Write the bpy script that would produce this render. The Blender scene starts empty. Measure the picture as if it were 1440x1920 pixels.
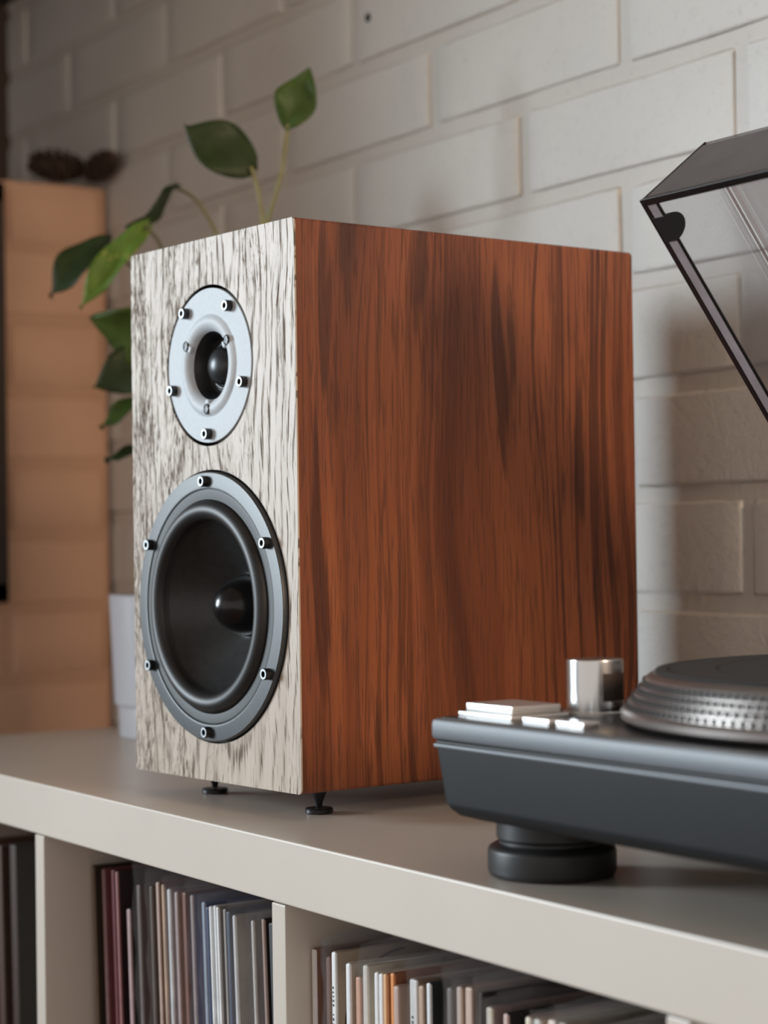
import bpy, bmesh, math, random
from mathutils import Vector, Matrix

random.seed(7)
SC = bpy.context.scene
COL = SC.collection
PI = math.pi

# ---------------------------------------------------------------- camera, light, exposure
cam_d = bpy.data.cameras.new('camera')
cam = bpy.data.objects.new('camera', cam_d); COL.objects.link(cam)
cr = Vector((0.5418, 0.8404, -0.0142)); cu = Vector((0.0213, 0.0032, 0.9998)); cf = Vector((-0.8402, 0.5420, 0.0162))
m3 = Matrix((cr, cu, -cf)).transposed()
cam.matrix_world = Matrix.Translation((1.0299, -0.5808, 0.1706)) @ m3.to_4x4()
cam_d.sensor_fit = 'VERTICAL'; cam_d.sensor_height = 36.0
cam_d.lens = 3759.5 / 1920 * 36
cam_d.clip_start = 0.02
cam_d.dof.use_dof = True
cam_d.dof.focus_distance = 1.20
cam_d.dof.aperture_fstop = 6.8
SC.camera = cam

W = bpy.data.worlds.new('world'); SC.world = W; W.use_nodes = True
bg = W.node_tree.nodes['Background']
bg.inputs[0].default_value = (1.0, 0.92, 0.86, 1); bg.inputs[1].default_value = 0.70

def light(name, kind, loc, energy, col, rot=(0, 0, 0), **kw):
    l = bpy.data.lights.new(name, kind); l.energy = energy; l.color = col
    for k, v in kw.items(): setattr(l, k, v)
    o = bpy.data.objects.new(name, l); COL.objects.link(o); o.location = loc; o.rotation_euler = rot
    return o
# daylight through the window of the left wall
light('window_daylight', 'AREA', (-6.25, -6.35, 1.45), 800, (0.80, 0.92, 1.0), Vector((-.683, -.717, .139)).to_track_quat('Z', 'Y').to_euler(), shape='DISK', size=3.2)
# warm room lamp standing to the right
light('room_lamp', 'AREA', (2.3, 0.28, 0.72), 25, (1.0, 0.71, 0.48), (0, PI/2, 0), shape='DISK', size=0.5)

SC.view_settings.view_transform = 'Standard'
SC.view_settings.look = 'None'
SC.view_settings.exposure = 0.0
SC.view_settings.gamma = 1.0
SC.view_settings.use_curve_mapping = False

# ---------------------------------------------------------------- helpers
def lin(c):
    return tuple((x/255/12.92 if x/255 <= .04045 else ((x/255+.055)/1.055)**2.4) for x in c)

class N:
    """tiny node-graph helper"""
    def __init__(self, name):
        self.m = bpy.data.materials.new(name); self.m.use_nodes = True
        self.t = self.m.node_tree; self.b = self.t.nodes['Principled BSDF']; self.out = self.t.nodes['Material Output']
    def n(self, typ, **kw):
        x = self.t.nodes.new(typ)
        for k, v in kw.items(): setattr(x, k, v)
        return x
    def l(self, a, b): self.t.links.new(a, b)
    def setin(self, sock, v):
        if hasattr(v, 'is_output'): self.l(v, sock)
        else: sock.default_value = v
    def math(self, op, a, b=None, c=None, clamp=False):
        x = self.n('ShaderNodeMath', operation=op, use_clamp=clamp); self.setin(x.inputs[0], a)
        if b is not None: self.setin(x.inputs[1], b)
        if c is not None: self.setin(x.inputs[2], c)
        return x.outputs[0]
    def xyz(self, kind='Object'):
        tc = self.n('ShaderNodeTexCoord'); s = self.n('ShaderNodeSeparateXYZ'); self.l(tc.outputs[kind], s.inputs[0])
        return s.outputs
    def vec(self, x, y, z):
        c = self.n('ShaderNodeCombineXYZ')
        for i, v in enumerate((x, y, z)): self.setin(c.inputs[i], v)
        return c.outputs[0]
    def noise(self, v, scale=1.0, detail=2.0, rough=.5, dist=0.0):
        x = self.n('ShaderNodeTexNoise'); x.inputs['Scale'].default_value = scale; x.inputs['Detail'].default_value = detail
        x.inputs['Roughness'].default_value = rough; x.inputs['Distortion'].default_value = dist
        if v is not None: self.l(v, x.inputs['Vector'])
        return x.outputs['Fac']
    def ramp(self, fac, stops):
        r = self.n('ShaderNodeValToRGB'); cr_ = r.color_ramp
        while len(cr_.elements) < len(stops): cr_.elements.new(.5)
        for e, (p, c) in zip(cr_.elements, stops):
            e.position = p; e.color = (*c, 1) if len(c) == 3 else c
        self.l(fac, r.inputs[0]); return r.outputs[0]
    def mix(self, fac, a, b, mode='MIX'):
        x = self.n('ShaderNodeMix', data_type='RGBA', blend_type=mode)
        self.setin(x.inputs[0], fac); self.setin(x.inputs[6], a if hasattr(a, 'is_output') else (*a, 1)); self.setin(x.inputs[7], b if hasattr(b, 'is_output') else (*b, 1))
        return x.outputs[2]
    def bump(self, h, strength=.3, dist=.001):
        b = self.n('ShaderNodeBump'); b.inputs['Strength'].default_value = strength; b.inputs['Distance'].default_value = dist
        self.l(h, b.inputs['Height']); self.l(b.outputs[0], self.b.inputs['Normal'])
    def col(self, c): self.setin(self.b.inputs['Base Color'], c if hasattr(c, 'is_output') else (*c, 1))
    def rough(self, r): self.setin(self.b.inputs['Roughness'], r)

def plain(name, c, rough=.5, metal=0.0, spec=.5, var=0.12, nscale=60, bump=0.0, bscale=300, coat=0.0):
    g = N(name)
    tc = g.n('ShaderNodeTexCoord')
    f = g.noise(tc.outputs['Object'], nscale, 3)
    lo = tuple(x*(1-var) for x in c); hi = tuple(min(1, x*(1+var)) for x in c)
    g.col(g.ramp(f, [(.3, lo), (.7, hi)])); g.rough(rough)
    g.b.inputs['Metallic'].default_value = metal; g.b.inputs['Specular IOR Level'].default_value = spec
    g.b.inputs['Coat Weight'].default_value = coat
    if bump: g.bump(g.noise(tc.outputs['Object'], bscale, 3), bump, .0005)
    return g.m

# side wood: red-brown stained oak veneer, grain along z
def wood_side():
    g = N('red_brown_oak_veneer'); x, y, z = g.xyz()
    h = g.math('ADD', y, g.math('MULTIPLY', x, 1.0))
    warp = g.noise(g.vec(g.math('MULTIPLY', h, 9.0), 3.1, g.math('MULTIPLY', z, 2.2)), 1, 1.5)
    hw = g.math('ADD', h, g.math('MULTIPLY', g.math('SUBTRACT', warp, .5), .085))
    broad = g.noise(g.vec(g.math('MULTIPLY', hw, 30.0), 1.7, g.math('MULTIPLY', z, .9)), 1, 3, .55)
    base = g.ramp(broad, [(.30, lin((102, 56, 36))), (.47, lin((140, 80, 51))), (.62, lin((162, 95, 60))), (.78, lin((124, 68, 44)))])
    drift = g.noise(g.vec(g.math('MULTIPLY', h, 5.0), 9.0, g.math('MULTIPLY', z, 3.5)), 1, 2)
    base = g.mix(g.math('MULTIPLY', g.math('SUBTRACT', drift, .38, clamp=True), 2.0, clamp=True), base, lin((112, 60, 40)))
    # ring lines, gathered in bands
    ring = g.noise(g.vec(g.math('MULTIPLY', hw, 210.0), 5.0, g.math('MULTIPLY', z, 2.4)), 1, 2.5, .6)
    rl = g.ramp(ring, [(.50, (0, 0, 0)), (.57, (1, 1, 1))])
    gate = g.ramp(g.noise(g.vec(g.math('MULTIPLY', hw, 18.0), 2.2, g.math('MULTIPLY', z, 1.2)), 1, 2), [(.36, (.12, .12, .12)), (.58, (1, 1, 1))])
    c = g.mix(g.math('MULTIPLY', g.math('MULTIPLY', rl, gate), .74), base, lin((70, 36, 24)))
    # flame streaks with ragged edges
    ja = g.noise(g.vec(g.math('MULTIPLY', h, 300.0), 0.0, g.math('MULTIPLY', z, 30.0)), 1, 2)
    fl = g.noise(g.vec(g.math('MULTIPLY', hw, 40.0), 7.7, g.math('MULTIPLY', z, 4.2)), 1, 2.0, .55)
    fl = g.math('ADD', fl, g.math('MULTIPLY', g.math('SUBTRACT', ja, .5), .10))
    c = g.mix(g.math('MULTIPLY', g.ramp(fl, [(.60, (0, 0, 0)), (.66, (1, 1, 1))]), .72), c, lin((64, 33, 23)))
    # pores
    po = g.noise(g.vec(g.math('MULTIPLY', h, 760.0), g.math('MULTIPLY', x, 3.0), g.math('MULTIPLY', z, 30.0)), 1, 2)
    pm = g.ramp(po, [(.53, (0, 0, 0)), (.64, (1, 1, 1))])
    c = g.mix(g.math('MULTIPLY', pm, .50), c, lin((62, 32, 22)))
    g.col(c); g.rough(g.math('ADD', .42, g.math('MULTIPLY', pm, .2)))
    g.b.inputs['Specular IOR Level'].default_value = .4
    g.bump(g.math('SUBTRACT', 1.0, pm), .25, .0004)
    return g.m

# front wood: pale limed oak with dark pores
def wood_front():
    g = N('pale_limed_oak_veneer'); x, y, z = g.xyz()
    # plain-sawn figure: distance to a slightly tilted log axis gives cathedral arches
    wob = g.noise(g.vec(g.math('MULTIPLY', x, 11.0), 4.0, g.math('MULTIPLY', z, 5.0)), 1, 2)
    w1 = g.math('MULTIPLY', g.math('SUBTRACT', wob, .5), .035)
    xs = g.math('ADD', x, w1)
    def arch(x0, z0, tilt):
        a = g.math('SUBTRACT', xs, x0)
        b = g.math('MULTIPLY', g.math('SUBTRACT', z0, z), tilt)
        return g.math('SQRT', g.math('ADD', g.math('MULTIPLY', a, a), g.math('MULTIPLY', b, b)))
    r = g.math('MINIMUM', arch(.026, .395, .16), g.math('ADD', arch(-.040, .385, .13), .0015))
    ring = g.math('POWER', g.math('MULTIPLY_ADD', g.math('SINE', g.math('MULTIPLY', r, 900.0)), .5, .5), 3.0)
    # hairline pores, long on the quarter-sawn right side
    hair = g.noise(g.vec(g.math('MULTIPLY', xs, 1400.0), 6.3, g.math('MULTIPLY', z, 40.0)), 1, 2.0, .6)
    hgate = g.noise(g.vec(g.math('MULTIPLY', x, 60.0), 3.0, g.math('MULTIPLY', z, 8.0)), 1, 2)
    hv = g.math('ADD', hair, g.math('MULTIPLY', g.math('SUBTRACT', hgate, .5), .16))
    hv = g.math('ADD', hv, g.math('MULTIPLY', g.math('SUBTRACT', ring, .35), .17))
    hm = g.ramp(hv, [(.582, (0, 0, 0)), (.65, (1, 1, 1))])
    # ragged clusters of short strokes on the flat-sawn left side
    po = g.noise(g.vec(g.math('MULTIPLY', xs, 900.0), 1.3, g.math('MULTIPLY', z, 120.0)), 1, 3.0, .62)
    cl = g.noise(g.vec(g.math('MULTIPLY', x, 38.0), 8.0, g.math('MULTIPLY', z, 13.0)), 1, 3, .6)
    left = g.math('MULTIPLY_ADD', g.math('SUBTRACT', .045, x), 1.35, 0.0)
    cv = g.math('ADD', g.math('MULTIPLY', g.math('SUBTRACT', po, .5), 1.4), g.math('MULTIPLY_ADD', g.math('SUBTRACT', cl, .60), .85, .49))
    cv = g.math('ADD', cv, left)
    pm = g.ramp(cv, [(.61, (0, 0, 0)), (.73, (1, 1, 1))])
    pm = g.math('MAXIMUM', g.math('MULTIPLY', pm, .92), g.math('MULTIPLY', hm, .85))
    tone = g.noise(g.vec(g.math('MULTIPLY', x, 90.0), 2.0, g.math('MULTIPLY', z, 5.0)), 1, 3)
    base = g.ramp(tone, [(.3, lin((176, 158, 140))), (.55, lin((198, 182, 166))), (.75, lin((184, 166, 150)))])
    c = g.mix(g.math('MULTIPLY', pm, .80), base, lin((44, 38, 36)))
    g.col(c); g.rough(g.math('MULTIPLY_ADD', pm, .45, .40)); g.l(g.math('MULTIPLY_ADD', pm, -.36, .36, clamp=True), g.b.inputs['Specular IOR Level'])
    g.bump(g.math('SUBTRACT', 1.0, pm), .4, .0005)
    return g.m

def brick_paint(name, c1, c2):
    g = N(name); tc = g.n('ShaderNodeTexCoord'); geo = g.n('ShaderNodeNewGeometry')
    big = g.noise(geo.outputs['Position'], 4.0, 3); fine = g.noise(geo.outputs['Position'], 140.0, 4, .65)
    g.col(g.mix(g.math('MULTIPLY', g.math('SUBTRACT', fine, .55, clamp=True), 1.2, clamp=True), g.ramp(big, [(.3, c1), (.7, c2)]), tuple(x*.6 for x in c1)))
    g.rough(.55); g.b.inputs['Specular IOR Level'].default_value = .35
    g.bump(g.math('ADD', fine, g.math('MULTIPLY', g.noise(geo.outputs['Position'], 420.0, 3), .6)), .55, .0016)
    return g.m

def smoky():
    g = N('smoky_clear_acrylic')
    lw = g.n('ShaderNodeLayerWeight'); lw.inputs[0].default_value = .5
    tr = g.n('ShaderNodeBsdfTransparent'); gl = g.n('ShaderNodeBsdfGlossy'); gl.inputs['Roughness'].default_value = .06
    gl.inputs[0].default_value = (.9, .88, .88, 1)
    g.l(g.ramp(lw.outputs['Facing'], [(0.0, (.93, .93, .94)), (.55, (.88, .88, .89)), (.85, (.40, .38, .38)), (1.0, (.16, .15, .15))]), tr.inputs[0])
    fr = g.n('ShaderNodeFresnel'); fr.inputs[0].default_value = 1.45
    mx = g.n('ShaderNodeMixShader'); g.l(g.math('MULTIPLY', fr.outputs[0], .6), mx.inputs[0]); g.l(tr.outputs[0], mx.inputs[1]); g.l(gl.outputs[0], mx.inputs[2])
    g.l(mx.outputs[0], g.out.inputs[0])
    return g.m

def film():
    g = N('clear_plastic_film')
    tr = g.n('ShaderNodeBsdfTransparent'); tr.inputs[0].default_value = (.93, .93, .94, 1)
    gl = g.n('ShaderNodeBsdfPrincipled'); gl.inputs['Base Color'].default_value = (.62, .62, .64, 1); gl.inputs['Roughness'].default_value = .22
    lw = g.n('ShaderNodeLayerWeight'); lw.inputs[0].default_value = .35
    tc = g.n('ShaderNodeTexCoord')
    wr = g.noise(tc.outputs['Object'], 45.0, 3, .6)
    b = g.n('ShaderNodeBump'); b.inputs['Strength'].default_value = .8; b.inputs['Distance'].default_value = .003
    g.l(wr, b.inputs['Height']); g.l(b.outputs[0], gl.inputs['Normal'])
    mx = g.n('ShaderNodeMixShader')
    g.l(g.math('ADD', g.math('MULTIPLY', lw.outputs['Facing'], .35), .10), mx.inputs[0]); g.l(tr.outputs[0], mx.inputs[1]); g.l(gl.outputs[0], mx.inputs[2])
    g.l(mx.outputs[0], g.out.inputs[0])
    return g.m

def leaf_mat(name, c, spot=None):
    g = N(name); tc = g.n('ShaderNodeTexCoord')
    f = g.noise(tc.outputs['Object'], 70.0, 3)
    base = g.ramp(f, [(.3, tuple(x*.8 for x in c)), (.7, tuple(x*1.2 for x in c))])
    if spot:
        s = g.noise(tc.outputs['Object'], 45.0, 4, .7)
        base = g.mix(g.ramp(s, [(.58, (0, 0, 0)), (.66, (1, 1, 1))]), base, spot)
    g.col(base); g.rough(.48); g.b.inputs['Specular IOR Level'].default_value = .3
    g.b.inputs['Subsurface Weight'].default_value = 0.0
    return g.m

M = dict(
    side=wood_side(), front=wood_front(),
    brick=brick_paint('cream_painted_brick', lin((216, 213, 207)), lin((229, 227, 221))),
    mortar=brick_paint('painted_mortar', lin((210, 205, 198)), lin((222, 218, 210))),
    wbrick=brick_paint('tan_brick', lin((204, 166, 142)), lin((214, 176, 150))),
    wmortar=brick_paint('tan_mortar', lin((192, 154, 130)), lin((202, 164, 138))),
    plaster=plain('dark_plaster', (.045, .03, .022), .8),
    ceil=plain('pale_ceiling', (.55, .50, .45), .8),
    floor=plain('brown_floor', (.20, .13, .085), .5),
    shelf=plain('white_shelf_lacquer', lin((218, 208, 196)), .33, spec=.42, var=.02, nscale=12, bump=.05, bscale=900),
    alu=plain('satin_grey_metal', lin((206, 213, 219)), .55, metal=.0, var=.04, nscale=300, bump=.08, bscale=1500),
    black=plain('black_satin', (.012, .013, .015), .38, var=.2),
    dome=plain('dark_silk_dome', (.05, .052, .056), .34, metal=.5, var=.1),
    frame=plain('charcoal_cast_frame', (.038, .045, .052), .38, var=.12, nscale=500, bump=.07, bscale=1800),
    gasket=plain('dark_gasket', (.022, .024, .026), .5, var=.2, nscale=400),
    rubber=plain('matte_black_rubber', (.018, .018, .019), .45, var=.15),
    cone=plain('black_coated_cone', (.022, .0225, .0225), .34, var=.2, nscale=200, bump=.08, bscale=900),
    cap=plain('glossy_black_cap', (.008, .008, .009), .22, var=.1),
    steel=plain('bright_steel', (.34, .36, .38), .42, metal=.6, var=.05),
    screw=plain('blackened_screw', (.02, .021, .024), .35, metal=.3, var=.1),
    socket=plain('socket_black', (.004, .004, .005), .6),
    ttgrey=plain('grey_turntable_metal', lin((112, 118, 124)), .45, metal=.05, var=.05, nscale=400, bump=.05, bscale=1500),
    tttop=plain('dark_top_panel', (.035, .032, .032), .35, var=.1),
    ttbase=plain('dark_rubber_base', (.0125, .0138, .016), .58, spec=.35, var=.08),
    silver=plain('silver_button', (.72, .71, .70), .3, metal=.7, var=.03),
    chrome=plain('brushed_chrome', (.72, .72, .72), .22, metal=1.0, var=.03),
    platter=plain('cast_aluminium', (.36, .32, .30), .33, metal=.85, var=.06),
    dot=plain('dark_strobe_dot', (.03, .026, .024), .6),
    mat=plain('black_felt_mat', (.016, .015, .014), .7, var=.3, nscale=250, bump=.3, bscale=900),
    acr=smoky(), acredge=plain('dark_acrylic_edge', (.012, .012, .013), .22),
    acrlip=plain('smoky_acrylic_lip', (.105, .096, .098), .3),
    acrstrip=plain('grey_acrylic_cut_edge', lin((150, 140, 142)), .4),
    film=film(),
    pot=plain('white_glazed_pot', lin((205, 208, 216)), .35, var=.02),
    soil=plain('dark_soil', (.03, .02, .013), .9, var=.5, nscale=200, bump=1, bscale=200),
    stem=plain('pale_green_stem', lin((142, 140, 92)), .5, var=.1),
    stemd=plain('brown_green_stem', lin((92, 92, 66)), .5, var=.1),
    leafd=leaf_mat('dark_green_leaf', lin((50, 66, 34))),
    leafm=leaf_mat('mid_green_leaf', lin((72, 96, 42))),
    leafb=leaf_mat('bright_variegated_leaf', lin((98, 130, 50)), lin((160, 168, 84))),
    cone_=plain('dark_brown_pinecone', (.045, .026, .018), .8, var=.4, nscale=120),
    frame_dark=plain('dark_brown_frame', (.03, .02, .016), .6),
    frame_in=plain('black_picture_panel', (.012, .010, .010), .4),
    hole=plain('dark_hole', (.01, .008, .008), .9),
    wframe=plain('white_window_frame', (.7, .7, .7), .5),
    glass=None,
)

def link(name, me, mat, parent=None, smooth=False):
    o = bpy.data.objects.new(name, me); COL.objects.link(o)
    if mat is not None and not me.materials: me.materials.append(mat)
    if parent is not None: o.parent = parent
    if smooth:
        for p in me.polygons: p.use_smooth = True
    return o

def bm_obj(name, bm, mat, parent=None, smooth=False, recalc=True):
    if recalc: bmesh.ops.recalc_face_normals(bm, faces=bm.faces[:])
    me = bpy.data.meshes.new(name); bm.to_mesh(me); bm.free()
    return link(name, me, mat, parent, smooth)

def smooth_angle(o, deg=35):
    me = o.data
    for p in me.polygons: p.use_smooth = True
    me.set_sharp_from_angle(angle=math.radians(deg))
    wn_ = o.modifiers.new('weighted_normals', 'WEIGHTED_NORMAL'); wn_.keep_sharp = True; wn_.weight = 80
    return o

def add_box(bm, x0, x1, y0, y1, z0, z1, bev=0.0, seg=2):
    r = bmesh.ops.create_cube(bm, size=1.0)
    vs = r['verts']
    for v in vs:
        v.co = Vector(((x0+x1)/2 + v.co.x*(x1-x0), (y0+y1)/2 + v.co.y*(y1-y0), (z0+z1)/2 + v.co.z*(z1-z0)))
    if bev > 0:
        es = list({e for v in vs for e in v.link_edges})
        bmesh.ops.bevel(bm, geom=es, offset=bev, segments=seg, affect='EDGES', profile=.5, clamp_overlap=True)

def box(name, x0, x1, y0, y1, z0, z1, mat, parent=None, bev=.001, seg=2):
    bm = bmesh.new(); add_box(bm, x0, x1, y0, y1, z0, z1, bev, seg)
    return smooth_angle(bm_obj(name, bm, mat, parent), 40)

def lathe(bm, prof, seg=64, axis='Z', c=(0, 0, 0)):
    """prof: list of (r, h). axis Z: h along +z. axis Y: h along +y."""
    rows = []
    for r, h in prof:
        row = []
        if r < 1e-7:
            p = (c[0], c[1], c[2]+h) if axis == 'Z' else (c[0], c[1]+h, c[2])
            row = [bm.verts.new(p)]
        else:
            for i in range(seg):
                a = 2*PI*i/seg
                if axis == 'Z': p = (c[0]+r*math.cos(a), c[1]+r*math.sin(a), c[2]+h)
                else: p = (c[0]+r*math.cos(a), c[1]+h, c[2]+r*math.sin(a))
                row.append(bm.verts.new(p))
        rows.append(row)
    for A, B in zip(rows[:-1], rows[1:]):
        for i in range(seg):
            j = (i+1) % seg
            if len(A) == 1 and len(B) == 1: continue
            if len(A) == 1: bm.faces.new((A[0], B[i], B[j]))
            elif len(B) == 1: bm.faces.new((A[i], B[0], A[j]))
            else: bm.faces.new((A[i], B[i], B[j], A[j]))

def turned(name, prof, mat, parent=None, seg=64, axis='Z', c=(0, 0, 0), ang=35):
    bm = bmesh.new(); lathe(bm, prof, seg, axis, c)
    return smooth_angle(bm_obj(name, bm, mat, parent), ang)

def tube(name, pts, rad, mat, parent=None, seg=8, r_end=None):
    P = [Vector(p) for p in pts]
    # Catmull-Rom resample
    Q = []
    for i in range(len(P)-1):
        p0 = P[max(i-1, 0)]; p1 = P[i]; p2 = P[i+1]; p3 = P[min(i+2, len(P)-1)]
        for k in range(6):
            t = k/6
            Q.append(.5*((2*p1) + (p2-p0)*t + (2*p0-5*p1+4*p2-p3)*t*t + (3*p1-p0-3*p2+p3)*t**3))
    Q.append(P[-1])
    bm = bmesh.new(); rows = []; up = Vector((.3, .9, .1)).normalized()
    for i, q in enumerate(Q):
        t = (Q[min(i+1, len(Q)-1)] - Q[max(i-1, 0)]).normalized()
        a = t.cross(up).normalized(); b = t.cross(a)
        f = i/(len(Q)-1); r = rad + ((r_end if r_end is not None else rad)-rad)*f
        rows.append([bm.verts.new(q + (a*math.cos(2*PI*k/seg) + b*math.sin(2*PI*k/seg))*r) for k in range(seg)])
    for A, B in zip(rows[:-1], rows[1:]):
        for k in range(seg): bm.faces.new((A[k], A[(k+1) % seg], B[(k+1) % seg], B[k]))
    bm.faces.new(rows[0]); bm.faces.new(rows[-1])
    return bm_obj(name, bm, mat, parent, True)

def tag(o, label=None, cat=None, group=None, kind=None):
    if label: o['label'] = label
    if cat: o['category'] = cat
    if group: o['group'] = group
    if kind: o['kind'] = kind
    return o

def empty(name, loc=(0, 0, 0), rz=0.0, **kw):
    o = bpy.data.objects.new(name, None); COL.objects.link(o); o.location = loc; o.rotation_euler = (0, 0, rz)
    o.empty_display_size = .05
    return tag(o, **kw)

# ---------------------------------------------------------------- room shell
YW = 0.44            # face of the bricks of the back wall
ZF = -0.77           # floor
bm = bmesh.new(); add_box(bm, -1.52, 1.9, YW+.0030, YW+.12, ZF, 1.65)
wall_back = tag(bm_obj('wall_back', bm, M['mortar']), 'cream painted brick wall behind the loudspeaker', kind='structure')
bm = bmesh.new(); add_box(bm, -1.62, 3.0, -4.5, YW+.12, ZF-.05, ZF)
tag(bm_obj('floor', bm, M['floor']), 'brown floor under the shelving unit', kind='structure')
bm = bmesh.new(); add_box(bm, -1.74, 3.0, -4.5, YW+.12, 1.65, 1.72)
tag(bm_obj('ceiling', bm, M['ceil']), 'pale ceiling above the shelf', kind='structure')
# left wall with the window opening the daylight comes through
bm = bmesh.new()
WY0, WY1, WZ0, WZ1 = -3.40, -0.86, -0.10, 1.50
XL = -1.455
add_box(bm, XL-.12, XL, -4.5, WY0, ZF, 2.6); add_box(bm, XL-.12, XL, WY1, YW+.12, ZF, 2.6)
add_box(bm, XL-.12, XL, WY0, WY1, ZF, WZ0); add_box(bm, XL-.12, XL, WY0, WY1, WZ1, 2.6)
tag(bm_obj('wall_left', bm, M['plaster']), 'dark brown side wall at the far left', kind='structure')

def brick_mesh(name, L, H, seed, D=.030):
    rnd = random.Random(seed)
    nx, nz = 8, 4
    bm = bmesh.new()
    us = [0, .014, .10, .37, .63, .90, .986, 1]; ws = [0, .055, .945, 1]
    grid = []
    for j, w in enumerate(ws):
        row = []
        for i, u in enumerate(us):
            edge = (i in (0, len(us)-1)) + (j in (0, len(ws)-1))
            x = (u-.5)*L; z = (w-.5)*H; y = 0.0
            if edge:
                y = .0026 + (.0008 if edge == 2 else 0) + rnd.uniform(-.0008, .0008)
                if i == 0: x += rnd.uniform(0, .0022)
                if i == len(us)-1: x -= rnd.uniform(0, .0022)
                if j == 0: z += rnd.uniform(0, .0016)
                if j == len(ws)-1: z -= rnd.uniform(0, .0016)
            else: y = rnd.uniform(-.0006, .0006)
            row.append(bm.verts.new((x, y, z)))
        grid.append(row)
    for j in range(len(ws)-1):
        for i in range(len(us)-1):
            bm.faces.new((grid[j][i], grid[j][i+1], grid[j+1][i+1], grid[j+1][i]))
    loop = grid[0] + [r[-1] for r in grid[1:]] + grid[-1][-2::-1] + [r[0] for r in grid[-2:0:-1]]
    back = [bm.verts.new((v.co.x, D, v.co.z)) for v in loop]
    n = len(loop)
    for k in range(n): bm.faces.new((loop[k], back[k], back[(k+1) % n], loop[(k+1) % n]))
    bmesh.ops.recalc_face_normals(bm, faces=bm.faces[:])
    me = bpy.data.meshes.new(name); bm.to_mesh(me); bm.free()
    for p in me.polygons: p.use_smooth = True
    me.set_sharp_from_angle(angle=math.radians(60))
    return me

PX, PZ = 0.2655, 0.0838
BL, BH = PX-.011, PZ-.0115
bms = [brick_mesh('brick_%d' % k, BL, BH, 20+k) for k in range(6)]
for m_ in bms: m_.materials.append(M['brick'])
rnd = random.Random(3)
# a bed joint sits at z = 0.2115; rows counted from there
for row in range(-7, 12):
    z = 0.2065 + PZ*(row+.5)
    off = -0.062 if row % 2 else -0.062-PX/2
    for k in range(-7, 8):
        xr = off + k*PX          # perpend at the right end of this brick
        xc = xr - PX/2
        if xc < -1.50+BL/2-.20 or xc > 1.5: continue
        if z < -.06 and (xc > -.6): continue
        o = bpy.data.objects.new('brick', rnd.choice(bms)); COL.objects.link(o); o.parent = wall_back
        o.location = (xc + rnd.uniform(-.0015, .0015), YW + rnd.uniform(-.0006, .0008), z + rnd.uniform(-.0008, .0008))
        o.rotation_euler = (0, rnd.uniform(-.003, .003), 0)
        o.modifiers.new('weighted_normals', 'WEIGHTED_NORMAL').keep_sharp = True
        o.scale = (rnd.choice((1, -1)), 1, 1)
turned('drill_hole', [(0, -.0012), (.0035, -.0012), (.0045, -.0004), (.0045, .004)], M['hole'], wall_back, 16, 'Y', (-.568, YW, .671))

bm = bmesh.new(); add_box(bm, XL, -.90, -.75, YW-.002, .89, 1.65)  # out-of-view box, added to keep ambient light off the upper left corner
tag(bm_obj('shade_box_1', bm, M['plaster']), 'unseen dark box added to shade the upper left corner', kind='structure')
# half-height tan brick wall at the left, running out from the back wall
XP = -1.15
bm = bmesh.new(); add_box(bm, XL+.002, XP-.0016, -.12, YW-.004, ZF, .598)
wall_low = tag(bm_obj('wall_left_low', bm, M['wmortar']), 'low tan brick wall standing left of the shelf', kind='structure')
bmw = [brick_mesh('tan_brick_%d' % k, BL, BH, 60+k) for k in range(4)]
for m_ in bmw: m_.materials.append(M['wbrick'])
for row in range(-6, 8):
    z = .606 - PZ*(7-row) - PZ/2
    for k in range(0, 3):
        yc = YW - .006 - BL/2 - k*PX
        if row % 2:
            yc = YW - .006 - PX/2 - BL/2 - k*PX
            if k == 2: continue
        o = bpy.data.objects.new('brick', rnd.choice(bmw)); COL.objects.link(o); o.parent = wall_low
        o.location = (XP, yc, z); o.rotation_euler = (0, 0, PI/2)
        o.modifiers.new('weighted_normals', 'WEIGHTED_NORMAL').keep_sharp = True
    if row % 2:    # half brick closing the row against the back wall
        o = bpy.data.objects.new('brick', rnd.choice(bmw)); COL.objects.link(o); o.parent = wall_low
        o.location = (XP, YW-.006-BL/4+.002, z); o.rotation_euler = (0, 0, PI/2); o.scale = (.48, 1, 1)
# window frame in the left wall (outside the photograph)
wn = empty('window_1', (0, 0, 0), label='white framed window in the left wall', kind='structure')
for a in ((WY0, WY1, WZ0, WZ0+.05), (WY0, WY1, WZ1-.05, WZ1), (WY0, WY0+.05, WZ0, WZ1), (WY1-.05, WY1, WZ0, WZ1)):
    box('window_frame', XL-.10, XL-.06, a[0], a[1], a[2], a[3], M['wframe'], wn)

# ---------------------------------------------------------------- shelving unit
sh = empty('shelving_unit', (.008, .195, ZF), label='long white cube shelving unit filled with records under the loudspeaker', cat='shelf')
def shp(name, x0, x1, y0, y1, z0, z1, bev=.0012):
    o = box(name, x0-.008, x1-.008, y0-.195, y1-.195, z0-ZF, z1-ZF, M['shelf'], sh, bev); return o
T = .0375
shp('top_board', -.724, .740, 0, .39, -T, 0, .0016)
shp('bottom_board', -.724, .740, 0, .39, ZF, ZF+T)
shp('side_panel', -.724, -.686, .0005, .39, ZF+T, -T); shp('side_panel', .702, .740, .0005, .39, ZF+T, -T)
for x in (-.351, 0, .351): shp('divider', x, x+.016, .0008, .388, ZF+T, -T-.0006)
for x0 in (-.686, -.335, .016, .367): shp('shelf_board', x0, x0+.335, .002, .388, -.388, -.372)

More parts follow.
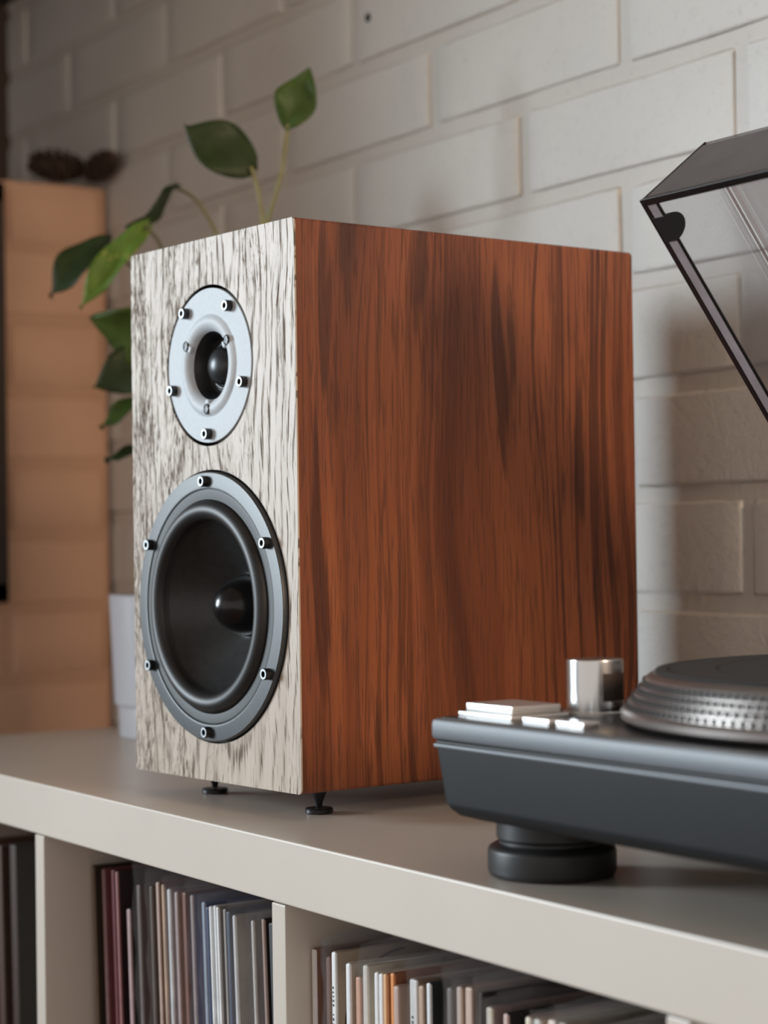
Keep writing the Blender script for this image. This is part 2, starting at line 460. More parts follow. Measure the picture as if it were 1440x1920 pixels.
# ---------------------------------------------------------------- records
colmats = {}
def cmat(c, k, rough=.5):
    key = (c, k)
    if key not in colmats:
        a = tuple(min(.85, x*k) for x in lin(c))
        colmats[key] = plain('card_%d_%d_%d' % c, a, rough, var=.10, nscale=90)
    return colmats[key]
ZS = -.372
KA = 1.9
rr = random.Random(11)
def record(x, ztop, spine, cover, label, group, yf, th=.0036, lean=0.0, sleeve=0.0, text=False, arc=False):
    """a sleeve standing on the shelf board; x is the left side of its spine"""
    H = ztop + .3712; S = .313
    t = empty('record_sleeve', (x+th/2, yf+S/2, ztop-H), label=label, cat='record', group=group)
    t.rotation_euler = (0, lean, 0)
    bm = bmesh.new(); add_box(bm, -th/2, th/2, -S/2+.0006, S/2, 0, H, min(th*.3, .0012), 2)
    smooth_angle(bm_obj('cover', bm, cmat(cover, KA), t), 40)
    bm = bmesh.new(); add_box(bm, -th/2-.0001, th/2+.0001, -S/2, -S/2+.0026, .0004, H-.0003, min(th*.35, .0014), 2)
    sp = smooth_angle(bm_obj('spine', bm, cmat(spine, KA), t), 40)
    if text:
        bm = bmesh.new(); z = H-.020
        for k in range(12):
            h = rr.uniform(.0008, .0018)
            if k not in (5, 9): add_box(bm, -th*.16, th*.16*rr.uniform(.2, 1), -S/2-.0002, -S/2+.0002, z-h, z)
            z -= h+.0014
        bm_obj('spine_lettering', bm, cmat((40, 38, 36), 1.0), sp)
    if arc:
        bm = bmesh.new(); n = 40; R0, R1 = .0400, .0416; rows = []
        for k in range(n+1):
            a = PI*.5 + PI*.55*k/n
            rows.append([bm.verts.new((th/2+.0004, -S/2+.0475 + rad*math.cos(a), H-.0440 + rad*math.sin(a))) for rad in (R0, R1)])
        for A, B in zip(rows[:-1], rows[1:]): bm.faces.new((A[0], A[1], B[1], B[0]))
        bm_obj('printed_arc', bm, cmat((62, 52, 46), 1.0), t)
    if sleeve:
        # loose clear outer sleeve sticking out over the top and the front
        bm = bmesh.new(); nu, nv = 26, 10; seed = rr.uniform(0, 50)
        for side in (-1, 1):
            rows = []
            for j in range(nv+1):
                v = j/nv; row = []
                zz = H*.55 + (H*.45+sleeve)*v
                for i in range(nu+1):
                    u = i/nu; yy = -S/2-.0035 + (S+.004)*u
                    amp = .0002 + .0016*max(0, (v-.75)/.25)
                    wv = math.sin(seed+u*23+v*3)+.6*math.sin(seed*2+u*51-v*4)
                    xx = side*(th/2+.0004) + amp*wv
                    if u < .04: xx *= .4
                    zt = zz + (v > .99)*.0022*math.sin(seed*3+u*31+side)
                    row.append(bm.verts.new((xx, yy + .0012*math.sin(seed+v*19)*(u < .1), zt)))
                rows.append(row)
            for A, B in zip(rows[:-1], rows[1:]):
                for i in range(nu): bm.faces.new((A[i], A[i+1], B[i+1], B[i]))
        bm_obj('plastic_sleeve', bm, M['film'], t, True)
    return t

GB = 'records in the second compartment'; GC = 'records in the third compartment'; GA = 'records in the leftmost compartment'
yB = .036; dxB = .0133
B = [
 (-.3470, -.062, (96, 82, 70), (46, 38, 30), 'dark olive brown record sleeve tight against the left divider', 0, .003),
 (-.3301, -.062, (112, 86, 86), (92, 52, 54), 'dusty maroon record sleeve near the left divider', 0, .004),
 (-.3153, -.061, (80, 26, 32), (74, 24, 30), 'deep red record sleeve right of the dusty maroon one', 0, .0045),
 (-.3061, -.061, (120, 78, 78), (34, 18, 20), 'almost black red record sleeve with thin pink spine', 0, .003),
 (-.2882, -.085, (132, 110, 110), (24, 22, 22), 'short record with pinkish grey spine, lowest of its compartment', 0, .0050),
 (-.2723, -.066, (92, 82, 80), (78, 68, 66), 'dark grey brown record in tall crumpled clear plastic', .016, .005),
 (-.2516, -.064, (80, 72, 66), (72, 64, 60), 'umber grey record in clear plastic left of the brown pair', .011, .004),
 (-.2423, -.060, (142, 122, 112), (106, 84, 76), 'light spined mocha brown record near the middle', 0, .004),
 (-.2306, -.060, (150, 126, 106), (76, 50, 44), 'chocolate record with thin tan spine near the middle', 0, .003),
 (-.2232, -.062, (186, 180, 180), (122, 108, 108), 'pale spined record in wrinkled clear plastic left of a brown one', .008, .004),
 (-.2142, -.063, (150, 136, 134), (132, 116, 112), 'beige grey record in wrinkled clear plastic', .006, .004),
 (-.1996, -.061, (86, 54, 44), (74, 44, 38), 'reddish brown record left of the blue grey plastic sleeve', 0, .005),
 (-.1917, -.062, (132, 122, 120), (94, 94, 106), 'blue grey record in milky plastic sleeve', .010, .004),
 (-.1737, -.064, (132, 142, 154), (84, 90, 112), 'steel blue record in plastic sleeve with bright spine', .006, .004),
 (-.1667, -.066, (40, 48, 70), (34, 40, 62), 'navy blue record left of the three white spines', 0, .004),
 (-.1606, -.065, (208, 210, 214), (150, 150, 152), 'leftmost of three thin white record spines', 0, .0022),
 (-.1561, -.064, (214, 216, 220), (150, 150, 152), 'middle one of three thin white record spines', 0, .0024),
 (-.1508, -.064, (206, 208, 210), (112, 106, 100), 'rightmost of three thin white record spines, taupe cover', 0, .0026),
 (-.1418, -.064, (112, 108, 104), (64, 64, 72), 'slate grey record between white spines and navy one', 0, .003),
 (-.1381, -.065, (54, 60, 74), (40, 46, 58), 'blackish navy record left of the light grey cover', 0, .004),
 (-.1285, -.066, (206, 204, 200), (128, 122, 118), 'broad light grey record cover with white spine edge', .008, .0030),
 (-.1055, -.066, (166, 162, 158), (118, 112, 108), 'ash grey record second from the right end', .005, .0030),
 (-.0921, -.063, (142, 122, 114), (32, 29, 29), 'black record with crinkled pinkish spine', .004, .0030),
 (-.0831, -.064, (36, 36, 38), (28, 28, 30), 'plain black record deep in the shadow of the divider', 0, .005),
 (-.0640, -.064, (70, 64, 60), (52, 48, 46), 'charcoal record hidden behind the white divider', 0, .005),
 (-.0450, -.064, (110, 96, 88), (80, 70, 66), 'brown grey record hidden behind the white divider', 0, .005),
]
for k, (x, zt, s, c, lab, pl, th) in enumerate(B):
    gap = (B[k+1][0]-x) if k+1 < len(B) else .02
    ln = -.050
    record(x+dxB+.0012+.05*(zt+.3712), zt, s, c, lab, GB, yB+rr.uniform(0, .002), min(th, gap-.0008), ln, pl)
yC = .016; dxC = .004
C = [
 (.0140, -.0643, (226, 206, 176), (108, 82, 68), 'cream spined brown record first beside the white divider', 0, .0042, 0, 0),
 (.0265, -.0670, (122, 102, 96), (118, 94, 90), 'brown record in tall clear plastic next to the cream spine', .012, .0040, 0, 0),
 (.0336, -.0630, (216, 214, 204), (128, 114, 100), 'taupe record with white lettered spine and printed dark arc', 0, .0046, 1, 1),
 (.0517, -.0664, (216, 214, 206), (142, 132, 122), 'white spined record right of the taupe one with arc', 0, .0044, 0, 0),
 (.0591, -.0730, (152, 116, 98), (128, 94, 80), 'short terracotta brown record between white spines', 0, .0050, 0, 0),
 (.0678, -.0649, (178, 172, 164), (152, 146, 136), 'pale grey record in cloudy plastic sleeve', .012, .0050, 0, 0),
 (.0823, -.0663, (216, 212, 206), (150, 142, 132), 'thin white record spine left of its white twin', 0, .0034, 0, 0),
 (.0878, -.0660, (210, 204, 196), (150, 138, 124), 'thin white record spine touching the tan one', 0, .0034, 0, 0),
 (.0928, -.0654, (176, 136, 100), (140, 100, 74), 'thin tan record spine left of the orange one', 0, .0026, 0, 0),
 (.0961, -.0646, (178, 116, 66), (112, 72, 52), 'orange tan record spine with dark brown cover', 0, .0034, 0, 0),
 (.1018, -.0703, (142, 122, 112), (126, 108, 100), 'short mauve taupe record right of the orange spine', 0, .0050, 0, 0),
 (.1164, -.0640, (196, 190, 176), (120, 104, 92), 'thick off-white lettered spine in clear plastic', .012, .0070, 1, 0),
 (.1262, -.0659, (142, 120, 102), (116, 96, 82), 'hazel brown record left of the black cover', 0, .0044, 0, 0),
 (.1350, -.0628, (222, 206, 188), (26, 28, 27), 'black record cover with thin cream spine', 0, .0032, 0, 0),
 (.1539, -.0620, (100, 96, 94), (84, 80, 78), 'grey record in cloudy plastic right of the black cover', .012, .0044, 0, 0),
 (.1622, -.0600, (168, 152, 142), (126, 108, 98), 'light brown record in crumpled plastic bag', .005, .0044, 0, 0),
 (.1695, -.0590, (150, 130, 118), (130, 112, 100), 'sand brown record right of the crumpled plastic bag', 0, .0060, 0, 0),
 (.1815, -.0600, (48, 44, 42), (34, 32, 32), 'sooty black record in curled plastic sleeve', .010, .0026, 0, 0),
 (.1876, -.0660, (188, 172, 158), (126, 112, 108), 'pinkish beige record with plastic edge at the lower frame', .006, .0050, 0, 0),
 (.2008, -.0670, (162, 142, 136), (24, 23, 24), 'black record with pale worn spine corner', 0, .0036, 0, 0),
 (.2221, -.0643, (192, 168, 152), (120, 100, 90), 'peach spined record at the lower frame', 0, .0042, 0, 0),
 (.2291, -.0640, (202, 186, 172), (150, 136, 126), 'ivory spined record right of the peach one', .005, .0050, 0, 0),
 (.2379, -.0630, (172, 158, 148), (150, 140, 130), 'beige record with soft worn top corner', 0, .0060, 0, 0),
 (.2486, -.0620, (150, 142, 132), (124, 116, 106), 'grey beige record in plastic toward the right divider', .008, .0060, 0, 0),
 (.2653, -.0620, (120, 112, 100), (104, 96, 86), 'olive grey record toward the right divider', 0, .0060, 0, 0),
 (.2816, -.0620, (108, 100, 90), (90, 82, 74), 'dark khaki record second from the right divider', .006, .0060, 0, 0),
 (.2975, -.0640, (90, 84, 76), (60, 56, 52), 'dark taupe record beside the right divider', 0, .0060, 0, 0),
]
for k, (x, zt, s, c, lab, pl, th, tx, ar) in enumerate(C):
    gap = (C[k+1][0]-x) if k+1 < len(C) else .02
    record(x+dxC, zt, s, c, lab, GC, yC+rr.uniform(0, .003), min(th, gap-.0008), 0.0, pl, bool(tx), bool(ar))
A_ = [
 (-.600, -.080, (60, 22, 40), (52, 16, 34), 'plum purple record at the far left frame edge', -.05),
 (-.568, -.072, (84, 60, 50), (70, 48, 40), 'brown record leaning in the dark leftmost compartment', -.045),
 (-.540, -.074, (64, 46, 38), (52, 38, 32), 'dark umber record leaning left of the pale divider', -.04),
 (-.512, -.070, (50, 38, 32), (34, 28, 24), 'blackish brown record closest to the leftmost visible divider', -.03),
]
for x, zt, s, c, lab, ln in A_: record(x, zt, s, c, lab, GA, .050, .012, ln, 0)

# ---------------------------------------------------------------- loudspeaker
SW, SD, SH, H0 = .2012, .2913, .3575, .0169
ROT = .07486
ca, sa = math.cos(ROT), math.sin(ROT)
spk = empty('loudspeaker', (-.03937-ca*SW/2, .04545-sa*SW/2, 0), ROT,
            label='two-way wooden bookshelf loudspeaker with pale oak front on spiked feet', cat='loudspeaker')
# cabinet: open-front box, rounded edges
bm = bmesh.new()
r = bmesh.ops.create_cube(bm, size=1.0)
FT = .0012
for v in r['verts']: v.co = Vector((v.co.x*SW, FT+(SD-FT)*(v.co.y+.5), H0+SH*(v.co.z+.5)))
def elen(e): return (e.verts[0].co-e.verts[1].co)
along_y = [e for e in bm.edges if abs(elen(e).y) > .1]
bmesh.ops.bevel(bm, geom=along_y, offset=.0028, segments=4, affect='EDGES', profile=.5)
backx = [e for e in bm.edges if min(v.co.y for v in e.verts) > SD-1e-5]
bmesh.ops.bevel(bm, geom=backx, offset=.0035, segments=4, affect='EDGES', profile=.5)
bmesh.ops.delete(bm, geom=[f for f in bm.faces if all(v.co.y < FT+1e-5 for v in f.verts)], context='FACES')
smooth_angle(bm_obj('cabinet', bm, M['side'], spk), 50)
# front panel with two driver openings
WZc, WR = H0+.1146, .0885
TZc, TR = H0+.2732, .0520
def ring_pts(cx, cz, r, n=96): return [(cx+r*math.cos(2*PI*i/n), cz+r*math.sin(2*PI*i/n)) for i in range(n)]
def round_rect(x0, x1, z0, z1, r, n=6):
    P = []
    for cx, cz, a0 in ((x1-r, z1-r, 0), (x0+r, z1-r, PI/2), (x0+r, z0+r, PI), (x1-r, z0+r, 1.5*PI)):
        for k in range(n+1): P.append((cx+r*math.cos(a0+PI/2*k/n), cz+r*math.sin(a0+PI/2*k/n)))
    return P
bm = bmesh.new(); edges = []
loops = [round_rect(-SW/2, SW/2, H0, H0+SH, .0032), ring_pts(0, WZc, WR+.0014), ring_pts(0, TZc, TR+.0012)]
for L in loops:
    vs = [bm.verts.new((x, 0, z)) for x, z in L]
    edges += [bm.edges.new((vs[i], vs[(i+1) % len(vs)])) for i in range(len(vs))]
bmesh.ops.triangle_fill(bm, use_beauty=True, use_dissolve=False, edges=edges)
ext = bmesh.ops.extrude_face_region(bm, geom=bm.faces[:])
for g_ in ext['geom']:
    if isinstance(g_, bmesh.types.BMVert): g_.co.y += FT
smooth_angle(bm_obj('front_panel', bm, M['front'], spk), 30)

def cap_screw(parent, x, y, z, r=.0033, h=.0048):
    """socket-head screw, head facing -y"""
    s = turned('screw', [(0, -h+.0022), (r*.48, -h+.0022), (r*.50, -h), (r*.90, -h), (r, -h+.0004), (r, 0.0), (0, .0)], M['screw'], parent, 24, 'Y', (x, y, z))
    turned('bright_rim', [(r*.58, -h-.0001), (r*.88, -h-.0001), (r*.88, -h+.0002), (r*.58, -h+.0002), (r*.58, -h-.0001)], M['steel'], s, 24, 'Y', (x, y, z))
    return s
# tweeter
turned('tweeter_recess', [(0, .0160), (TR+.0020, .0160), (TR+.0020, .0014)], M['socket'], spk, 96, 'Y', (0, 0, TZc))
tw = turned('tweeter', [(TR-.0010, .003), (TR-.0010, .0004), (TR-.0014, 0), (.0345, 0), (.0338, .0002), (.0330, -.0004), (.0312, -.0018), (.0285, -.0022), (.0258, -.0012), (.0240, .0004), (.0226, .0024), (.0224, .0034)],
            M['alu'], spk, 128, 'Y', (0, 0, TZc), 60)
turned('throat', [(.0227, .0026), (.0214, .0050), (.0201, .0082), (.0190, .0112), (.0180, .0130), (.0150, .0133)], M['black'], tw, 96, 'Y', (0, -.0003, TZc), 70)
turned('surround', [(.0158, .0128), (.0152, .0116), (.0144, .0112), (.0136, .0117), (.0131, .0127)], M['cap'], tw, 96, 'Y', (0, 0, TZc), 70)
dp = [(.0133*math.cos(a), .0122-.0098*math.sin(a)) for a in [PI/2*k/14 for k in range(15)]]; dp[-1] = (0, .0024)
turned('dome', dp, M['dome'], tw, 96, 'Y', (0, 0, TZc), 70)
for k in range(5):
    a = math.radians(-90+72*k)
    cap_screw(tw, .0452*math.cos(a), 0, TZc+.0452*math.sin(a), .0037, .0044)
for k in range(3):
    a = math.radians(-90+120*k); x, z = .0288*math.cos(a), TZc+.0288*math.sin(a)
    s = turned('inner_screw', [(.0036, -.0020), (.0030, -.0026), (.0029, -.0010), (.0024, -.0012), (.0021, -.0024), (.0011, -.0024), (.0010, -.0008), (0, -.0008)], M['screw'], tw, 24, 'Y', (x, 0, z))
    # short milled slot from the screw towards the throat
    bm = bmesh.new(); add_box(bm, -.0022, .0022, -.0022, .0004, -.0062, -.0022, .0004, 1)
    sl = bm_obj('slot', bm, M['socket'] if False else M['alu'], tw)
    sl.matrix_local = Matrix.Translation((x, 0.0002, z)) @ Matrix.Rotation(-(a-PI/2), 4, 'Y')
# woofer
turned('woofer_recess', [(WR-.006, .0100), (WR+.0026, .0100), (WR+.0026, .0014)], M['socket'], spk, 96, 'Y', (0, 0, WZc))
wf = turned('woofer', [(WR, .003), (WR, -.0022), (WR-.0008, -.0032), (.0790, -.0036), (.0776, -.0034), (.0772, -.0022), (.0768, -.0022)], M['frame'], spk, 160, 'Y', (0, 0, WZc), 40)
turned('gasket', [(.0771, -.0026), (.0760, -.0030), (.0704, -.0026), (.0698, -.0012)], M['gasket'], wf, 128, 'Y', (0, 0, WZc), 40)
sp_ = [(.0702, .0000)] + [(.0634+.0066*math.cos(a), -.0012-.0066*math.sin(a)) for a in [PI*k/16 for k in range(17)]] + [(.0560, .0008)]
turned('surround', sp_, M['rubber'], wf, 128, 'Y', (0, 0, WZc), 60)
cp = []
for k in range(17):
    t = k/16; rad = .0568 + (.0196-.0568)*t
    cp.append((rad, .0006 + .0290*t**.82))
turned('cone', cp, M['cone'], wf, 128, 'Y', (0, 0, WZc), 70)
dp = [(.0200*math.cos(a), .0285-.0250*math.sin(a)) for a in [PI/2*k/16 for k in range(17)]]; dp[-1] = (0, .0035)
turned('dust_cap', [(.0218, .0290), (.0210, .0276), (.0203, .0280)] + dp, M['cap'], wf, 96, 'Y', (0, 0, WZc), 70)
for k in range(6):
    a = math.radians(90+60*k)
    cap_screw(wf, .0822*math.cos(a), -.0030, WZc+.0822*math.sin(a), .0037, .0046)
# spiked feet
for x, y in ((-.0625, .040), (.0724, .033), (-.0625, .255), (.0724, .255)):
    if True:
        f_ = turned('spike', [(0, H0+.001), (.0060, H0+.001), (.0060, H0-.0012), (.0054, H0-.0026), (.0024, .0068), (.0020, .0042), (0, .0036)], M['screw'], spk, 24, 'Z', (x, y, 0))
        turned('spike_disc', [(0, 0), (.0084, 0), (.0090, .0007), (.0090, .0028), (.0084, .0036), (.0030, .0036), (0, .0032)], M['screw'], f_, 40, 'Z', (x, y, 0))

# ---------------------------------------------------------------- turntable
TX, TY = .170, 0.0
tt = empty('turntable', (TX+.2265, TY+.1765, 0), label='grey direct-drive turntable with open smoky dust cover on the shelf', cat='turntable')
ox, oy = -.2265, -.1765
def P(x, y): return x-TX+ox, y-TY+oy       # world -> turntable frame
# upper metal body
bm = bmesh.new(); add_box(bm, ox, ox+.453, oy, oy+.353, .0695, .0808, .0030, 2)
smooth_angle(bm_obj('plinth', bm, M['ttgrey'], tt), 40)
bm = bmesh.new(); add_box(bm, ox+.0022, ox+.4508, oy+.0022, oy+.3508, .0675, .0697, .0006, 1)
smooth_angle(bm_obj('seam_strip', bm, M['black'], tt), 40)
bm = bmesh.new(); add_box(bm, ox+.0012, ox+.4518, oy+.0012, oy+.3518, .0655, .0678, .0008, 2)
smooth_angle(bm_obj('lip', bm, M['ttgrey'], tt), 40)
bm = bmesh.new(); add_box(bm, ox+.0045, ox+.4485, oy+.0045, oy+.3485, .0802, .0814, .0004, 1)
smooth_angle(bm_obj('top_panel', bm, M['tttop'], tt), 40)
# tapered rubber base
bm = bmesh.new()
prof = [(.0010, .0660), (.0015, .0600), (.0038, .0380), (.0052, .0345), (.0082, .0313), (.0140, .0294), (.0300, .0290)]
rows = []
for ins, z in prof:
    rows.append([bm.verts.new((ox+.2265+(x), oy+.1765+(y), z)) for x, y in round_rect(-.2265+ins, .2265-ins, -.1765+ins, .1765-ins, .006+ins*.3)])
for A, B_ in zip(rows[:-1], rows[1:]):
    n = len(A)
    for i in range(n): bm.faces.new((A[i], A[(i+1) % n], B_[(i+1) % n], B_[i]))
bm.faces.new(rows[0]); bm.faces.new(rows[-1])
smooth_angle(bm_obj('base', bm, M['ttbase'], tt), 40)
for fx in (.208, .585):
    for fy in (.049, .300):
        x, y = P(fx, fy)
        turned('foot', [(0, 0), (.0300, 0), (.0322, .0012), (.0331, .0035), (.0331, .0130), (.0322, .0150), (.0300, .0164), (.0272, .0170), (.0272, .0185), (.0285, .0200), (.0285, .0310), (0, .0310)], M['rubber'], tt, 64, 'Z', (x, y, 0))
# platter: stepped rim with strobe dots
pcx, pcy = P(.3715, .1765)
pl = turned('platter', [(0, .0835), (.1640, .0835), (.1662, .0850), (.1664, .0880), (.1650, .0895), (.1632, .0898), (.1626, .0928), (.1606, .0934), (.1598, .0964), (.1578, .0970), (.1570, .1000), (.1550, .1006), (.1542, .1034), (.1530, .1048), (.1510, .1060), (.1490, .1062), (0, .1058)], M['platter'], tt, 180, 'Z', (pcx, pcy, 0), 30)
bm = bmesh.new()
for row, (rad, zz, n) in enumerate(((.1629, .0913, 180), (.1602, .0949, 186), (.1574, .0985, 192), (.1546, .1020, 198))):
    for k in range(n):
        a = 2*PI*(k+.5*(row % 2))/n
        m_ = Matrix.Translation((pcx+rad*math.cos(a), pcy+rad*math.sin(a), zz)) @ Matrix.Rotation(a, 4, 'Z')
        r_ = bmesh.ops.create_cube(bm, size=1.0, matrix=m_ @ Matrix.Diagonal((.0018, .0032, .0024, 1)))
o = bm_obj('strobe_dots', bm, M['dot'], pl); o['kind'] = 'stuff'
mt = turned('slipmat', [(0, .1062), (.1488, .1062), (.1494, .1068), (.1488, .1078), (.1440, .1080), (.1432, .1074), (.1424, .1080), (.1200, .1080), (.1192, .1074), (.1184, .1080), (.0900, .1080), (.0892, .1074), (.0884, .1080), (0, .1080)], M['mat'], None, 128, 'Z', (0, 0, 0), 30)
mt.location = (.3715, .1765, 0)
tag(mt, 'round black mat lying on the turntable platter', 'mat')
# start button and speed buttons, low front left
x, y = P(.176, .019)
b_ = box('start_button', x, x+.040, y, y+.031, .0838, .0880, M['silver'], tt, .0006)
box('button_surround', x-.003, x+.043, y-.003, y+.034, .0812, .0836, M['silver'], tt, .0006)
for xx in (.2285, .2555):
    x, y = P(xx, .016); box('speed_button', x, x+.0215, y, y+.010, .0812, .0840, M['silver'], tt, .0006)
x, y = P(.2155, .0728)
st = turned('strobe_pillar', [(0, .0812), (.0148, .0812), (.0148, .1092), (.0144, .1099), (0, .1101)], M['chrome'], tt, 64, 'Z', (x, y, 0), 40)
turned('collar', [(.0148, .0812), (.0172, .0812), (.0172, .0830), (.0168, .0834), (.0148, .0834)], M['silver'], st, 64, 'Z', (x, y, 0), 40)
# recessed dark window of the pillar, towards the platter
bm = bmesh.new(); rows = []
for k in range(9):
    a = math.radians(-22+64*k/8)
    rows.append([bm.verts.new((x+rad*math.cos(a), y+rad*math.sin(a), zz)) for rad, zz in ((.01505, .0888), (.01505, .1030))])
for A, B_ in zip(rows[:-1], rows[1:]): bm.faces.new((A[0], B_[0], B_[1], A[1]))
bm_obj('pillar_window', bm, M['frame_dark'], st, True)
# tonearm parked at the right
ax_, ay_ = P(.562, .268)
arm = turned('tonearm_base', [(0, .0812), (.0400, .0812), (.0400, .0850), (.0300, .0862), (.0290, .1040), (.0160, .1060), (.0160, .1240), (0, .1245)], M['tttop'], tt, 48, 'Z', (ax_, ay_, 0))
tube('tonearm_tube', [(ax_, ay_+.062, .1180), (ax_, ay_, .1180), (ax_+.002, ay_-.080, .1165), (ax_+.016, ay_-.130, .1155), (ax_+.012, ay_-.180, .1150), (ax_-.006, ay_-.205, .1145)], .0042, M['chrome'], arm, 12)
turned('counterweight', [(0, -.014), (.0150, -.014), (.0158, -.012), (.0158, .012), (.0150, .014), (0, .014)], M['chrome'], arm, 32, 'Y', (ax_, ay_+.060, .1180))
box('headshell', ax_-.018, ax_-.002, ay_-.242, ay_-.200, .1110, .1150, M['black'], arm, .002)
# dust cover, hinged at the rear, open
lid = empty('dust_cover', (0, 0, 0)); lid.parent = tt
lx0, ly, lz = *P(.172, .349), .100
lid.location = (lx0, ly, lz)
# local frame: x along the width, y from hinge to front edge (0..L), z lid height (rim at 0)
dy_, dz_ = -.6133, .7898
lid.matrix_local = Matrix.Translation((lx0, ly, lz)) @ Matrix(((1, 0, 0, 0), (0, dy_, dz_, 0), (0, dz_, -dy_, 0), (0, 0, 0, 1)))
LW, LL, LHt, LT = .449, .330, .060, .0034
def lbox(name, a, mat, bev=.0005): return box(name, *a, mat, lid, bev, 1)
lbox('side_pane', (0, LT, 0.002, LL-LT, .0009, LHt-LT), M['acr'])
lbox('side_pane', (LW-LT, LW, 0.002, LL-LT, .0009, LHt-LT), M['acr'])
lbox('front_pane', (0, LW, LL-LT, LL, .0009, LHt-LT), M['acrlip'])
lbox('top_pane', (0, LW, 0.002, LL, LHt-LT, LHt), M['acr'])
lbox('rear_pane', (LT, LW-LT, 0.002, .002+LT, .0009, LHt-LT), M['acr'])
lbox('rim_strip', (.0020, .0094, .002, LL-LT, -.0003, .0010), M['acrstrip'], .0002)
for a in ((-.0020, .0022, .002, LL, -.0006, .0012), (.0092, .0106, .002, LL-LT, -.0006, .0012), (LW-.0013, LW+.0003, .002, LL, -.0006, .0012),
          (0, LW, LL-LT-.0006, LL+.0004, -.0008, .0022), (-.0003, .0012, LL-.0012, LL+.0003, 0, LHt)):
    lbox('rim_edge', a, M['acredge'], .0003)
# black rubber bumper near the front corner of the rim
bm = bmesh.new(); n = 20; rows = []
pts = [(.0078*math.cos(PI*k/n), .0120*math.sin(PI*k/n)) for k in range(n+1)]
A = [bm.verts.new((.0010, LL-.020+a, b-.0012)) for a, b in pts]; B_ = [bm.verts.new((.0112, LL-.020+a, b-.0012)) for a, b in pts]
for i in range(n): bm.faces.new((A[i], A[i+1], B_[i+1], B_[i]))
bm.faces.new(A); bm.faces.new(B_); bm.faces.new((A[0], A[-1], B_[-1], B_[0]))
smooth_angle(bm_obj('bumper', bm, M['black'], lid), 40)
for xx in (.07, .38):
    x, y = ox+xx, oy+.353
    box('hinge', x-.016, x+.016, y-.004, y+.012, .060, .112, M['black'], tt, .002)

# ---------------------------------------------------------------- potted plant
px_, py_ = -.60, .267
plant = empty('potted_plant', (px_, py_, 0), label='trailing green houseplant in a white pot behind the loudspeaker', cat='plant')
def pw(p): return Vector(p) - Vector((px_, py_, 0))
pot = turned('pot', [(0, .0280), (.0735, .0280), (.0760, .0310), (.0800, .1250), (.0804, .1285), (.0780, .1290), (.0770, .1250), (.0745, .1120), (0, .1120)], M['pot'], plant, 72, 'Z')
turned('pot_base', [(0, 0), (.0700, 0), (.0720, .0015), (.0728, .0270), (.0722, .0285), (0, .0285)], M['pot'], pot, 72, 'Z')
turned('soil', [(0, .1150), (.0735, .1150), (.0755, .1125)], M['soil'], pot, 48, 'Z')
def leaf(base, tip, width, normal, mat, fold=.25, curl=.15, notch=.10, wide=.42):
    b = pw(base); t = pw(tip); L = (t-b).length; ax = (t-b).normalized()
    nrm = Vector(normal); nrm = (nrm - ax*nrm.dot(ax)).normalized(); sd = ax.cross(nrm)
    bm = bmesh.new(); nu, nv = 14, 8; rows = []
    for i in range(nu+1):
        u = i/nu
        # heart-shaped half width
        wdt = width*.5*(math.sin(PI/2*u/wide)**.62 if u < wide else (max(0.0, 1-((u-wide)/(1-wide))**1.55)))
        row = []
        for j in range(nv+1):
            v = -1+2*j/nv
            back = -notch*L*(1-u)**6*abs(v)**1.2
            p = b + ax*(u*L+back) + sd*(v*wdt) + nrm*(abs(v)*wdt*fold - curl*L*(u-.45)**2 + .004*math.sin(u*9+v*2)*abs(v))
            row.append(bm.verts.new(p))
        rows.append(row)
    for A, B_ in zip(rows[:-1], rows[1:]):
        for j in range(nv): bm.faces.new((A[j], A[j+1], B_[j+1], B_[j]))
    bmesh.ops.remove_doubles(bm, verts=bm.verts[:], dist=1e-5)
    o = bm_obj('leaf', bm, mat, plant, True)
    md = o.modifiers.new('thickness', 'SOLIDIFY'); md.thickness = .0006
    return o
V = (.84, -.54, 0)     # roughly towards the room
leaf((-.479, .261, .497), (-.510, .213, .536), .050, (.8, -.45, .25), M['leafd'], .12, .10)
leaf((-.461, .288, .533), (-.450, .304, .583), .037, (.75, -.60, .1), M['leafm'], .35, .12)
leaf((-.604, .252, .499), (-.600, .203, .455), .040, (.60, .84, -.88), M['leafd'], .10, .10)
leaf((-.640, .199, .452), (-.669, .151, .405), .052, (.55, -.38, .80), M['leafd'], .18, .32)
leaf((-.575, .206, .455), (-.609, .157, .385), .031, (.9, -.5, .75), M['leafb'], .45, .10)
leaf((-.600, .250, .355), (-.650, .185, .381), .060, (.7, -.4, -.5), M['leafm'], .30, .12)
leaf((-.612, .240, .345), (-.650, .188, .318), .048, (.8, -.5, .2), M['leafd'], .15, .05)
leaf((-.615, .235, .312), (-.646, .192, .282), .030, (.5, -.3, .9), M['leafm'], .25, .10)
leaf((-.612, .240, .262), (-.644, .196, .253), .030, (.2, -.2, 1.0), M['leafd'], .2, .10)
leaf((-.560, .255, .300), (-.520, .215, .240), .050, (.6, -.6, .5), M['leafm'], .25, .12)
leaf((-.565, .300, .380), (-.525, .330, .420), .048, (.8, -.5, .4), M['leafm'], .25, .12)
def stem(pts, r=.0024, mat=None): return tube('stem', [pw(p) for p in pts], r, mat or M['stem'], plant, 8, r*.75)
stem([(-.560, .275, .110), (-.520, .270, .300), (-.482, .272, .430), (-.474, .266, .470), (-.479, .261, .498)])
stem([(-.560, .285, .110), (-.530, .280, .300), (-.490, .277, .430), (-.468, .284, .490), (-.461, .288, .534)])
stem([(-.590, .280, .110), (-.572, .285, .300), (-.572, .282, .430), (-.588, .268, .482), (-.604, .252, .499)], .0020)
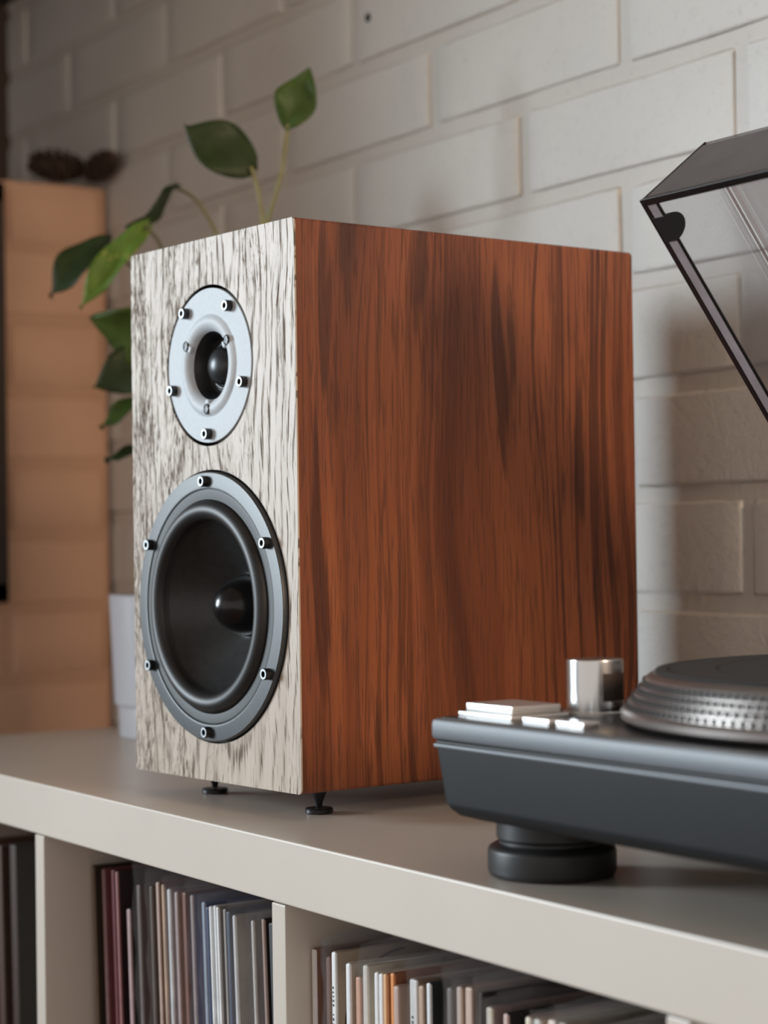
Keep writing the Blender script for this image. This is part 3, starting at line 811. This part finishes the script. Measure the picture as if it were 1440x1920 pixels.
stem([(-.600, .270, .110), (-.590, .262, .300), (-.600, .245, .385), (-.620, .222, .420), (-.640, .199, .447)], .0020, M['stemd'])
stem([(-.595, .262, .110), (-.580, .250, .320), (-.570, .222, .430), (-.575, .206, .455)], .0020, M['stemd'])
stem([(-.610, .265, .110), (-.600, .262, .240), (-.596, .256, .330), (-.600, .250, .355)], .0020, M['stemd'])
stem([(-.606, .258, .110), (-.603, .252, .230), (-.606, .245, .320), (-.612, .240, .345)], .0018, M['stemd'])
stem([(-.606, .250, .110), (-.603, .246, .210), (-.607, .240, .290), (-.615, .235, .312)], .0018, M['stemd'])
stem([(-.600, .250, .110), (-.600, .247, .190), (-.604, .243, .240), (-.612, .240, .262)], .0018, M['stemd'])
stem([(-.590, .262, .110), (-.572, .260, .220), (-.560, .255, .300)], .0018, M['stemd'])
stem([(-.585, .280, .110), (-.575, .295, .280), (-.565, .300, .380)], .0018, M['stemd'])

# ---------------------------------------------------------------- things on and at the low wall
def pinecone(loc, L, R, rot, label):
    e = empty('pinecone', loc, label=label, cat='pinecone', group='pinecones on the low wall')
    e.rotation_euler = rot
    prof = [(R*.62*math.sin(PI*min(1, (k/10)*.96+.02))**.7, L*k/10) for k in range(11)]
    prof = [(0, 0)] + prof + [(0, L)]
    turned('core', prof, M['cone_'], e, 20, 'Z', (0, 0, -L/2), 60)
    bm = bmesh.new(); n = 64
    for k in range(n):
        t = (k+.5)/n; a = k*2.39996; rr_ = R*math.sin(PI*(t*.92+.05))**.7
        m_ = Matrix.Rotation(a, 4, 'Z') @ Matrix.Translation((rr_*.72, 0, -L/2+L*t)) @ Matrix.Rotation(-.5, 4, 'Y') @ Matrix.Diagonal((R*.62, R*.42, .0028, 1))
        bmesh.ops.create_cube(bm, size=1.0, matrix=m_)
    o = bm_obj('scales', bm, M['cone_'], e); o['kind'] = 'stuff'
    return e
pinecone((-1.172, .385, .6255), .070, .0200, (PI/2, .15, .10), 'larger dark pinecone lying along the ledge of the tan brick wall')
pinecone((-1.128, .420, .6205), .058, .0165, (0, 1.35, .1), 'smaller dark pinecone sticking out over the corner of the ledge')
pf = empty('picture_frame', (XP+.018, .187, .35), label='dark framed panel on the tan brick wall at the left edge', cat='picture frame')
for a in ((-.11, .11, -.24, -.215), (-.11, .11, .215, .24), (-.11, -.085, -.24, .24), (.085, .11, -.24, .24)):
    box('frame_bar', -.014, .014, a[0], a[1], a[2], a[3], M['frame_dark'], pf, .003)
box('panel', -.012, .002, -.086, .086, -.216, .216, M['frame_in'], pf, .001)
